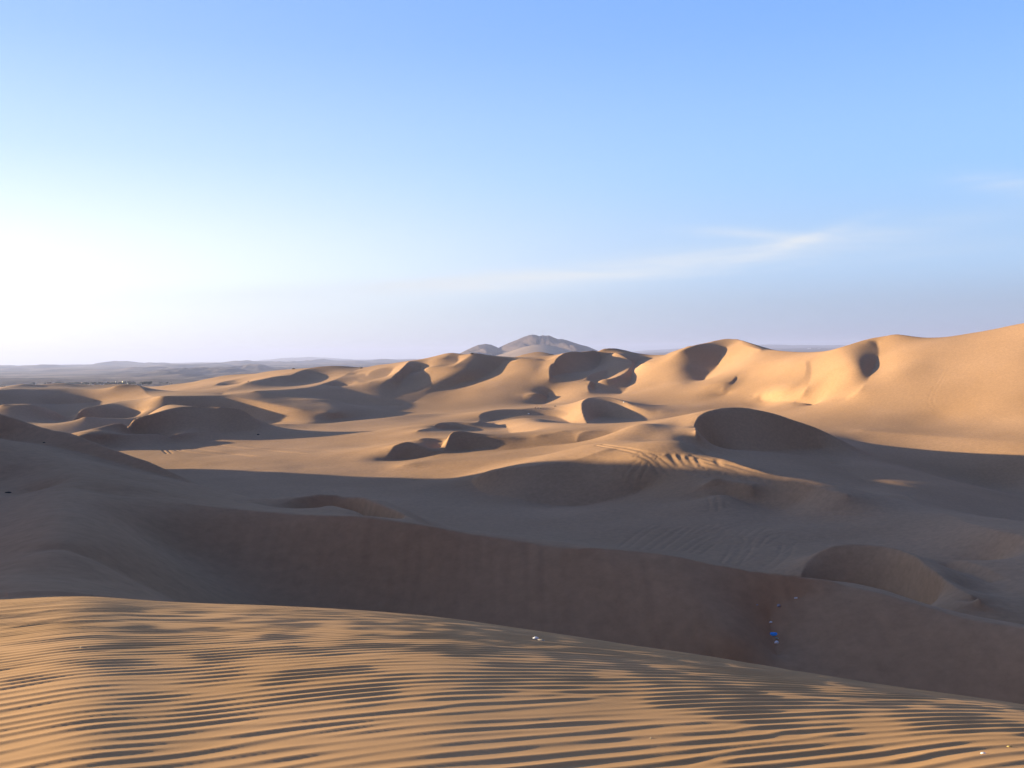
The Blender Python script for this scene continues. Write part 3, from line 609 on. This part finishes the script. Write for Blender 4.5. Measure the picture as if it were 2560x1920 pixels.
rid = 1 - np.abs(vnoise(Xf / 900 + 5, Yf / 1500, 5)) ; Zf += band_ * (9 + 12 * np.clip(rid, -1, 1) + 13 * np.maximum(vnoise(Xf / 260, Yf / 600, 6), -.1))
Zf += np.exp(-((Tf[None, :] + math.radians(17.5)) / math.radians(4.5)) ** 2) * np.exp(-((rf - 4600) / 1500) ** 2) * 13 * np.maximum(vnoise(Xf / 120, Yf / 330, 17), -.05) 
Zf += np.clip((rf - 1500) / 800, 0, 1) * (3.6 * np.maximum(vnoise(Xf / 160, Yf / 260, 7), -.2))
mt = np.exp(-((rf - 17000) / 1800) ** 2) * right; Zf += mt * np.maximum(0, 50 + 45 * vnoise(Xf / 2600, Yf / 6000, 9))
lt = np.exp(-((rf - 16500) / 1500) ** 2) * np.exp(-((Tf[None, :] + math.radians(12.2)) / math.radians(2.2)) ** 2); Zf += lt * (78 + 10 * vnoise(Xf / 700, Yf / 5000, 12))
m_plain, t, b, geo, g = sand('plain_ground', (.035, .027, .032), (.17, .12, .10), .0025, .015)
plain = grid_mesh('desert_plain', Xf, Yf, Zf, m_plain); plain['kind'] = 'structure'

# rocky hill with the masts, sand banked against its foot
HR = 4600.
OUT = [(1090,900),(1120,896),(1147,884),(1180,868),(1196,861.5),(1214,859),(1228,861),(1246,869),(1261,862),(1274,856),(1294,849),(1312,841),(1322,838),(1331,836),(1341,837),(1348,840),(1357,837.5),(1364,839),(1373,838),(1380,841),(1395,847),(1407,847),(1427,853),(1454,862),(1469,865.5),(1487,873),(1510,884),(1540,897),(1580,905)]
oa, oe = unproject([p[0] for p in OUT], [p[1] for p in OUT])
Th = np.linspace(oa[0], oa[-1], 420); top = np.interp(Th, oa, oe) * HR
rr2 = np.linspace(3550, 5600, 160)[:, None]; Xh = rr2 * np.sin(Th); Yh = rr2 * np.cos(Th)
front = np.clip((rr2 - 3700) / (HR - 3700), 0, 1); back = np.clip((5500 - rr2) / (5500 - HR), 0, 1)
prof = np.where(rr2 < HR, front ** 1.25, back)
gul = vnoise(Xh / 95 + Yh / 300, Yh / 420, 14, 5); base_h = -62.
Zh = base_h + (top - base_h) * prof + prof * (1 - prof) * 60 * gul
hx = (Th - unproject(1340, 870)[0])[None, :] * HR
san = -44 + 62 * np.exp(-((hx - 20) / 190) ** 2) * np.clip((rr2 - 3600) / 420, 0, 1) * (rr2 < 4200) + 0 * Zh + 22 * np.clip((rr2 - 3600) / 500, 0, 1)
san -= np.clip((rr2 - 4150) / 100, 0, 1) * 120
is_sand = san > Zh; Zh = np.maximum(Zh, san)
m_hill, t, b, geo, g = sand('hill_rock', (.07, .05, .05), (.12, .085, .075), .012, .06)
hill = grid_mesh('hill', Xh, Yh, Zh, m_hill); hill['kind'] = 'structure'
m_bank, *_ = sand('banked_sand', (.26, .18, .13), (.30, .21, .15), .01, .05)
hill.data.materials.append(m_bank)
fs = (is_sand[:-1, :-1] & is_sand[1:, 1:]).ravel().astype(np.int32); hill.data.polygons.foreach_set('material_index', fs)

# air: pale even haze round the whole scene, below the sky
hz = bpy.data.meshes.new('haze'); B_ = 21500.; zb, zt = -80., 180.
vs = [(sx * B_, sy * B_, z) for z in (zb, zt) for sx, sy in ((-1, -1), (1, -1), (1, 1), (-1, 1))]
hz.from_pydata(vs, [], [(3, 2, 1, 0), (4, 5, 6, 7), (0, 1, 5, 4), (1, 2, 6, 5), (2, 3, 7, 6), (3, 0, 4, 7)])
haze = bpy.data.objects.new('haze', hz); COL.objects.link(haze); haze['kind'] = 'stuff'
hm = bpy.data.materials.new('haze'); hm.use_nodes = True; hm.node_tree.nodes.clear()
ho = N(hm.node_tree, 'ShaderNodeOutputMaterial'); hv = N(hm.node_tree, 'ShaderNodeVolumePrincipled')
hv.inputs['Color'].default_value = (.55, .62, 1, 1); hv.inputs['Density'].default_value = 0.85e-4; hv.inputs['Anisotropy'].default_value = .2
hm.node_tree.links.new(hv.outputs[0], ho.inputs['Volume']); hz.materials.append(hm)

# ================================================================== small things
def link(name, me, mat, parent=None, loc=(0, 0, 0), rz=0, scale=1):
    o = bpy.data.objects.new(name, me)
    if mat and not me.materials: me.materials.append(mat)
    COL.objects.link(o); o.parent = parent; o.location = loc; o.rotation_euler.z = rz; o.scale = (scale,) * 3 if np.isscalar(scale) else scale
    return o
def tag(o, label=None, cat=None, group=None, kind=None):
    for k_, v_ in (('label', label), ('category', cat), ('group', group), ('kind', kind)):
        if v_: o[k_] = v_
    return o
def empty(name, loc, rz=0, scale=1):
    o = bpy.data.objects.new(name, None); COL.objects.link(o); o.location = loc; o.rotation_euler.z = rz; o.scale = (scale,) * 3; o.empty_display_size = .2
    return o
def from_bm(name, bm, smooth=False):
    me = bpy.data.meshes.new(name); bm.to_mesh(me); bm.free()
    if smooth: me.polygons.foreach_set('use_smooth', [True] * len(me.polygons))
    me.update(); return me
import bmesh
def box_bm(bm, c, s, bev=0):
    r_ = bmesh.ops.create_cube(bm, size=1); bmesh.ops.scale(bm, vec=s, verts=r_['verts']); bmesh.ops.translate(bm, vec=c, verts=r_['verts'])
    if bev: bmesh.ops.bevel(bm, geom=list({e for v in r_['verts'] for e in v.link_edges}), offset=bev, segments=1, affect='EDGES')
def tube_bm(bm, p, q, r0, r1, n=8):
    p, q = Vector(p), Vector(q); d_ = q - p
    r_ = bmesh.ops.create_cone(bm, cap_ends=True, segments=n, radius1=r0, radius2=r1, depth=d_.length)
    bmesh.ops.rotate(bm, matrix=d_.to_track_quat('Z', 'Y').to_matrix(), verts=r_['verts']); bmesh.ops.translate(bm, vec=(p + q) / 2, verts=r_['verts'])
def lump(name, seed, sx, sy, sz, rough=.3, sub=3, crease=2.0):
    """a crumpled bag, wad or stone"""
    rg = random.Random(seed); bm = bmesh.new(); bmesh.ops.create_icosphere(bm, subdivisions=sub, radius=1)
    ph = [(rg.uniform(0, 6), rg.uniform(-1, 1), rg.uniform(-1, 1), rg.uniform(-1, 1)) for _ in range(7)]
    for v in bm.verts:
        n_ = v.co.normalized(); f = 0
        for k_, (p0, a, b_, c) in enumerate(ph): f += abs(math.sin(p0 + (1 + k_) * crease * .6 * (a * n_.x + b_ * n_.y + c * n_.z))) / (1 + .35 * k_)
        m_ = 1 + rough * (f / 3 - .7); v.co = Vector((n_.x * sx * m_, n_.y * sy * m_, max(n_.z, -.35) * sz * m_))
    return from_bm(name, bm, rough < .25)

# --- litter in the gully of the second ridge and on the near dune
m_white = simple('white_plastic', (.75, .76, .78), .35, .5); m_blue = simple('blue_plastic', (.03, .32, .95), .4, .5); m_grey = simple('grey_plastic', (.30, .29, .33), .6)
m_green = simple('bottle_green', (.28, .40, .33), .2, .6); m_tan = simple('tan_paper', (.50, .42, .30), .7); m_black = simple('black_rubber', (.012, .012, .014), .7)
m_yellow = simple('straw', (.62, .45, .15), .8)
def bottle_me():
    bm = bmesh.new(); prof = [(0, .036), (.02, .038), (.14, .037), (.17, .03), (.195, .014), (.215, .013)]
    for (z0, r0), (z1, r1) in zip(prof, prof[1:]): tube_bm(bm, (0, 0, z0), (0, 0, z1), r0, r1, 12)
    return from_bm('bottle', bm)
def put(name, me, mat, u, v, label, cat, rz=0, scale=1, near_=False, lift=0, group=None):
    p = G.at(u, v, near_)
    o = link(name, me, mat, None, (p[0], p[1], p[2] + lift), rz, scale)
    return tag(o, label, cat, group)
put('plastic_bag', lump('plastic_bag', 1, .27, .15, .11, .5), m_blue, 1933, 1586, 'crumpled bright blue plastic bag lying in the dark sand gully', 'bag', .1)
put('plastic_bag', lump('plastic_bag', 2, .14, .11, .10, .5), m_white, 1942, 1607, 'puffy white plastic bag below the blue bag, lowest litter in the gully', 'bag', .7)
put('plastic_wrapper', lump('plastic_wrapper', 3, .10, .06, .06, .4), m_white, 1927, 1556, 'small white wrapper in the gully just above the blue bag', 'wrapper', .4)
g_bag = put('plastic_bag', lump('plastic_bag', 4, .12, .09, .09, .6), m_grey, 1947, 1515, 'dull grey crumpled bag at the bend at the top of the gully', 'bag', 2)
put('plastic_wrapper', lump('plastic_wrapper', 5, .11, .05, .05, .5), m_white, 1990, 1496, 'thin white wrapper up the slope to the right of the gully', 'wrapper', .2)
put('paper_scrap', lump('paper_scrap', 6, .06, .05, .04, .4), m_grey, 1893, 1513, 'tiny pale grey scrap on the slope left of the gully', 'litter')
b_ = empty('glass_bottle', G.at(1939, 1597) + np.array([0, 0, .04])); b_.rotation_euler = (math.radians(82), 0, math.radians(25)); tag(b_, 'pale green bottle lying between the blue bag and the white bag', 'bottle')
link('bottle_body', bottle_me(), m_green, b_)
bm = bmesh.new(); tube_bm(bm, (0, 0, .215), (0, 0, .235), .016, .016, 12); link('cap', from_bm('cap', bm), m_white, b_)
put('foam_cup', lump('foam_cup', 7, .04, .03, .025, .3), m_white, 1339, 1597, 'bright white scrap of foam near the crest of the rippled near dune', 'litter', .2, near_=True)
put('paper_scrap', lump('paper_scrap', 8, .05, .03, .018, .5), m_tan, 1352, 1602, 'pale tan paper scrap just right of the white foam scrap', 'litter', -.4, near_=True)
put('shell', lump('shell', 9, 0.008, .007, .005, .3), m_tan, 1628, 1846, 'tiny pale chip at the tip of a ripple, lower middle of the near dune', 'litter', near_=True)
put('shell', lump('shell', 10, .016, .012, .008, .3), m_white, 2458, 1884, 'small white chip on a yellow ripple crest near the bottom right corner', 'litter', near_=True)
put('shell', lump('shell', 11, .016, .010, .007, .3), m_yellow, 2523, 1867, 'small yellowish chip by the right edge of the near dune', 'litter', near_=True)
put('shell', lump('shell', 12, .018, .013, .008, .3), m_tan, 204, 1619, 'lone pale chip on the bright left part of the near dune', 'litter', near_=True)
put('rubber_scrap', lump('rubber_scrap', 13, .24, .12, .09, .3), m_black, 20, 1232, 'black flat rubber scrap on the shaded slope at the left edge', 'litter', .1)
put('stone', lump('stone', 14, .14, .10, .08, .3), m_black, 110, 1107, 'small dark stone on the shaded left ridge', 'stone')
put('stone', lump('stone', 15, .5, .4, .35, .3), m_black, 645, 1087, 'lone dark stone on the sunlit flat behind the left ridge', 'stone')
m_dark = simple('dark_stone', (.10, .075, .06), .9)
for k_, (u, v, sz, lb) in enumerate([(1388, 1015, .8, 'dark stone on the sand shoulder right of the two seated people'), (904, 920, 1.6, 'dark boulder on the crest above the two linked hollows'),
        (734, 922, 1.6, 'dark boulder on the skyline of the left sunlit dune'), (621, 953, .9, 'small dark stone on the sunlit slope above the long left crest'), (1180, 884, 1.5, 'dark boulder on the pointed peak in front of the far hill')]):
    put('stone', lump('stone', 30 + k_, sz * .7, sz * .5, sz * .45, .35), m_dark, u, v + 1, lb, 'stone')
put('plastic_bag', lump('plastic_bag', 16, .45, .3, .3, .5), m_white, 1322, 1035, 'white bag on top of the sunlit mound inside the second crescent', 'bag')
put('plastic_bag', lump('plastic_bag', 17, .35, .3, .3, .5), m_white, 1560, 1006, 'white bag at the crest of the dark dome-shaped dune', 'bag')

# --- two people sitting on the crescent crest
m_skin = simple('skin', (.42, .24, .16), .6)
def person(loc, rz, top_m, leg_m, hat_m, label, hat=True):
    root = empty('person', loc, rz); tag(root, label, 'person', 'people resting on the dune crest')
    v = [(0, 0, .14), (0, .02, .34), (0, .05, .56), (0, .06, .66), (0, .09, .78), (0, .10, .87),
         (.19, .05, .57), (.27, -.12, .38), (.17, -.33, .40), (-.19, .05, .57), (-.27, -.12, .38), (-.17, -.33, .40),
         (.10, -.02, .12), (.15, -.42, .42), (.14, -.60, .07), (.14, -.76, .05), (-.10, -.02, .12), (-.15, -.42, .42), (-.14, -.60, .07), (-.14, -.76, .05)]
    e = [(0, 1), (1, 2), (2, 3), (3, 4), (4, 5), (2, 6), (6, 7), (7, 8), (2, 9), (9, 10), (10, 11), (0, 12), (12, 13), (13, 14), (14, 15), (0, 16), (16, 17), (17, 18), (18, 19)]
    rad = [.14, .13, .14, .055, .10, .075, .06, .045, .032, .06, .045, .032, .10, .065, .045, .04, .10, .065, .045, .04]
    def skin(name, idx, k_, mat, parent):
        me = bpy.data.meshes.new(name); mp_ = {a: i for i, a in enumerate(idx)}
        me.from_pydata([v[a] for a in idx], [(mp_[a], mp_[b2]) for a, b2 in e if a in mp_ and b2 in mp_], [])
        o = link(name, me, mat, parent); md = o.modifiers.new('skin', 'SKIN'); md.use_smooth_shade = True
        for i, a in enumerate(idx):
            q = me.skin_vertices[0].data[i]; q.radius = (rad[a] * k_,) * 2; q.use_root = i == 0
        o.modifiers.new('sub', 'SUBSURF').levels = 1; o.modifiers['sub'].render_levels = 2
        return o
    skin('body', list(range(20)), 1.0, m_skin, root)
    skin('shirt', [0, 1, 2, 6, 7, 9, 10], 1.16, top_m, root); skin('trousers', [0, 12, 13, 14, 16, 17, 18], 1.16, leg_m, root)
    bm = bmesh.new(); tube_bm(bm, (0, .10, .90), (0, .10, 1.0), .115, .09, 14)
    if hat: tube_bm(bm, (0, .10, .885), (0, .10, .90), .19, .185, 16)
    link('hat' if hat else 'hair', from_bm('hat', bm), hat_m, root)
    return root
m_red = simple('maroon_cloth', (.10, .012, .02)); m_navy = simple('navy_cloth', (.02, .02, .04)); m_straw = simple('straw_hat', (.62, .55, .35))
pa = G.at(1338, 1021.5); person(pa, .5, m_red, m_navy, m_white, 'person in dark maroon with a white hat sitting on the crest')
pb = G.at(1352, 1021); person(pb, -.5, m_straw, m_navy, m_straw, 'person in pale yellow sitting on the crest to the right of a dark bag')
pc = G.at(1345, 1021.5)
bagr = empty('backpack', pc, .3); tag(bagr, 'dark backpack on the crest between the two seated people', 'backpack')
bm = bmesh.new(); box_bm(bm, (0, 0, .22), (.36, .24, .44), .05); link('pack', from_bm('pack', bm), m_navy, bagr)
bm = bmesh.new(); box_bm(bm, (0, -.15, .16), (.26, .08, .22), .03); link('pocket', from_bm('pocket', bm), m_red, bagr)

# --- village beyond the dunes, with its trees
def plain_at(u, rr):
    a = float(unproject(u, 955)[0]); i = np.searchsorted(Sf, math.log(rr)); j = np.searchsorted(Tf, a)
    return np.array([rr * math.sin(a), rr * math.cos(a), float(Zf[i, j])])
def r_for(u, v):
    """distance at which the plain shows at (u, v)"""
    a, e = unproject(u, v); j = np.searchsorted(Tf, float(a)); zz = Zf[:, j]; R__ = np.exp(Sf); k = np.nonzero(zz >= float(e) * R__)[0]
    return float(R__[k[0]]) if len(k) else 1900.
walls = {'cream': simple('cream_wall', (.72, .66, .50), .8), 'white': simple('white_wall', (.80, .80, .78), .8), 'pink': simple('pink_wall', (.50, .33, .27), .8), 'ochre': simple('ochre_wall', (.62, .45, .22), .8)}
m_roof = simple('flat_roof', (.30, .25, .21), .9); m_pane = simple('window_glass', (.03, .04, .05), .2, .6); m_door = simple('door_wood', (.12, .07, .04), .7)
def house(u, v, wpx, hpx, mat, label, rr=None):
    rr = rr or min(max(r_for(u, v), 1500), 2300); p = plain_at(u, rr); w = wpx / 2400 * rr; h_ = max(1.15 * hpx / 2400 * rr, 2.8); d_ = min(w * .8, 9)
    root = empty('house', (p[0], p[1], p[2] - .3), math.atan2(-p[0], p[1]) + random.uniform(-.3, .3)); tag(root, label, 'house', 'houses of the far village')
    bm = bmesh.new(); box_bm(bm, (0, 0, h_ / 2), (w, d_, h_)); link('wall', from_bm('wall', bm), mat, root)
    bm = bmesh.new(); box_bm(bm, (0, 0, h_ + .1), (w + .4, d_ + .4, .25)); link('roof', from_bm('roof', bm), m_roof, root)
    bm = bmesh.new(); box_bm(bm, (-w * .1, -d_ / 2 - .04, 1.05), (.95, .08, 2.1)); link('door', from_bm('door', bm), m_door, root)
    for q in (-.33, .25):
        bm = bmesh.new(); box_bm(bm, (q * w, -d_ / 2 - .03, h_ * .58), (1.2, .06, 1.0)); link('window', from_bm('window', bm), m_pane, root)
houses = [(9, 967.5, 9, 2.2, 'cream', 'low cream house alone at the far left edge of the village'), (87, 960.5, 4, 3.6, 'white', 'small white house right of the first dark tree'),
 (113, 959.5, 4, 2.4, 'white', 'tiny white house left of the pinkish block'), (124, 962, 9, 5.6, 'pink', 'broad pinkish house, tallest at the left of the village'), (132, 961.5, 6, 3, 'pink', 'low pink annex leaning on the broad pinkish house'),
 (164, 965, 5, 2, 'cream', 'small low cream house in front of the trees'), (178, 967.5, 13, 3.6, 'ochre', 'long ochre house lowest in front of the dark trees'), (177, 957.5, 5, 2.4, 'white', 'white house peeking over the middle of the trees'),
 (206, 961, 5, 4.2, 'pink', 'narrow pinkish house right of the long tree row'), (215, 961, 6, 4.6, 'pink', 'pinkish house with its neighbour on the left'), (226, 962, 4, 3, 'cream', 'small cream house between two dark trees'),
 (238, 962.5, 5, 3.4, 'pink', 'pink house left of the sandy bank'), (249, 963.5, 5, 3, 'cream', 'cream house low at the foot of the trees'), (261, 958.5, 9, 3.4, 'white', 'long white house standing above the trees'),
 (260, 961.5, 4, 2.2, 'cream', 'tiny cream house under the long white house'), (291, 959.5, 4, 4.6, 'white', 'narrow tall white house in the right half of the village'), (281, 959.5, 3, 2, 'white', 'tiny white hut left of the narrow tall house'),
 (311, 958, 9, 4.4, 'cream', 'largest bright cream house in the right half of the village'), (322, 959.5, 6, 3.6, 'white', 'white house right of the largest cream house'), (335, 960, 5, 3.8, 'ochre', 'ochre house between the white house and the wide cream one'),
 (348, 964.5, 10, 4.8, 'cream', 'wide cream house in front of the last dark trees'), (428, 960.5, 3, 2.4, 'white', 'lone white hut right of the village on the dune edge')]
for hs in houses: house(*hs[:4], walls[hs[4]], hs[5])
house(2024, 874, 7, 1.2, walls['white'], 'long white building far away in the saddle between the two high dunes', 11000)
house(2048, 873, 8, 1, walls['white'], 'pale building far away, right of the long white one in the saddle', 11200)
m_leaf = simple('dark_foliage', (.045, .06, .03), .8, .2, .4, .8); m_bark = simple('bark', (.10, .07, .05), .9)
def crown_me(seed):
    rg = random.Random(seed); bm = bmesh.new()
    blobs = [(rg.uniform(-1, 1) * .55, rg.uniform(-1, 1) * .55, rg.uniform(.45, 1.0), rg.uniform(.3, .5)) for _ in range(9)]
    for _ in range(420):
        bx, by, bz, br = rg.choice(blobs); n_ = Vector((rg.gauss(0, 1), rg.gauss(0, 1), rg.gauss(0, 1))).normalized()
        c = Vector((bx, by, bz)) + n_ * br * rg.uniform(.6, 1.05); t1 = n_.orthogonal().normalized() * .09; t2 = n_.cross(t1).normalized() * .07
        t1 = t1 + Vector((rg.uniform(-.04, .04),) * 3)
        bm.faces.new([bm.verts.new(c + a * t1 + b2 * t2) for a, b2 in ((-1, -1), (1, -1), (1, 1), (-1, 1))])
    return from_bm('crown', bm)
crowns = [crown_me(k_) for k_ in range(3)]
for c in crowns: c.materials.append(m_leaf)
bm = bmesh.new(); tube_bm(bm, (0, 0, -.1), (.03, 0, .45), .055, .035, 7); tube_bm(bm, (.03, 0, .42), (.25, .08, .75), .03, .012, 6); tube_bm(bm, (.03, 0, .42), (-.22, -.05, .8), .03, .012, 6)
trunk_me = from_bm('trunk', bm); trunk_me.materials.append(m_bark)
rg = random.Random(5)
segs = [(80, 86, 3), (111, 113, 1), (138, 154, 7), (158, 201, 16), (202, 222, 4), (226, 256, 10), (264, 284, 8), (286, 300, 4), (300, 340, 7), (354, 376, 10), (398, 422, 5)]
names_t = dict(zip([q[:2] for q in segs], ['dark tree at the left end of the village beside the small white house', 'lone dark tree between the two white houses at the left end', 'dark tree in the clump right of the broad pinkish house',
 'dark tree in the long row behind the ochre house', 'dark tree among the pinkish houses in the middle of the village', 'dark tree in the row left of the long white house', 'dark tree in the row under the long white house',
 'dark tree beside the narrow tall white house', 'dark tree among the bright houses in the right half', 'dark tree in the dense clump at the right end of the village', 'small dark tree scattered along the dune edge near the lone white hut']))
for ua, ub, n in segs:
    for k_ in range(n):
        u = ua + (ub - ua) * (k_ + rg.uniform(.1, .9)) / n; v = (961.5 if u < 390 else 959) + rg.uniform(-.8, 1.6); rr = min(max(r_for(u, v), 1500), 2300); p = plain_at(u, rr)
        sc2 = rg.uniform(2.6, 4.6) * (.6 if u > 390 else 1); root = empty('tree', (p[0], p[1], p[2] - .1), rg.uniform(0, 6), sc2)
        tag(root, names_t[(ua, ub)], 'tree', 'trees ' + names_t[(ua, ub)].split('tree ', 1)[1])
        link('crown', crowns[rg.randrange(3)], None, root); link('trunk', trunk_me, None, root)

# --- masts on the hill
m_mast = simple('galvanised_steel', (.32, .30, .30), .5)
def hill_at(u):
    a, e = unproject(u, 850); j = int(np.searchsorted(Th, float(a))); i = int(np.argmin(np.abs(rr2[:, 0] - HR)))
    return np.array([Xh[i, j], Yh[i, j], Zh[i, j]])
def mast(u, h_, wd, label):
    root = empty('radio_mast', hill_at(u)); tag(root, label, 'mast', 'masts on the far hill')
    bm = bmesh.new(); n = 10
    for k_ in range(3):
        a = k_ * 2.094; tube_bm(bm, (wd * math.cos(a), wd * math.sin(a), -1), (.3 * wd * math.cos(a), .3 * wd * math.sin(a), h_), .22, .16, 5)
        for q in range(n):
            f0, f1 = q / n, (q + 1) / n; w0, w1 = wd * (1 - .7 * f0), wd * (1 - .7 * f1); a2 = a + 2.094
            tube_bm(bm, (w0 * math.cos(a), w0 * math.sin(a), f0 * h_), (w1 * math.cos(a2), w1 * math.sin(a2), f1 * h_), .1, .1, 4)
    link('lattice', from_bm('lattice', bm), m_mast, root)
    bm = bmesh.new(); tube_bm(bm, (0, 0, h_), (0, 0, h_ * 1.12), .15, .08, 6); link('antenna', from_bm('antenna', bm), m_mast, root)
mast(1356.5, 27, 1.5, 'tall thin radio mast on the right summit of the far hill'); mast(1332, 9, .9, 'short mast on the left summit of the far hill'); mast(1321, 5, .8, 'shortest mast left of the summit of the far hill'); mast(1326.5, 6, .8, 'short mast between the two masts on the left summit')
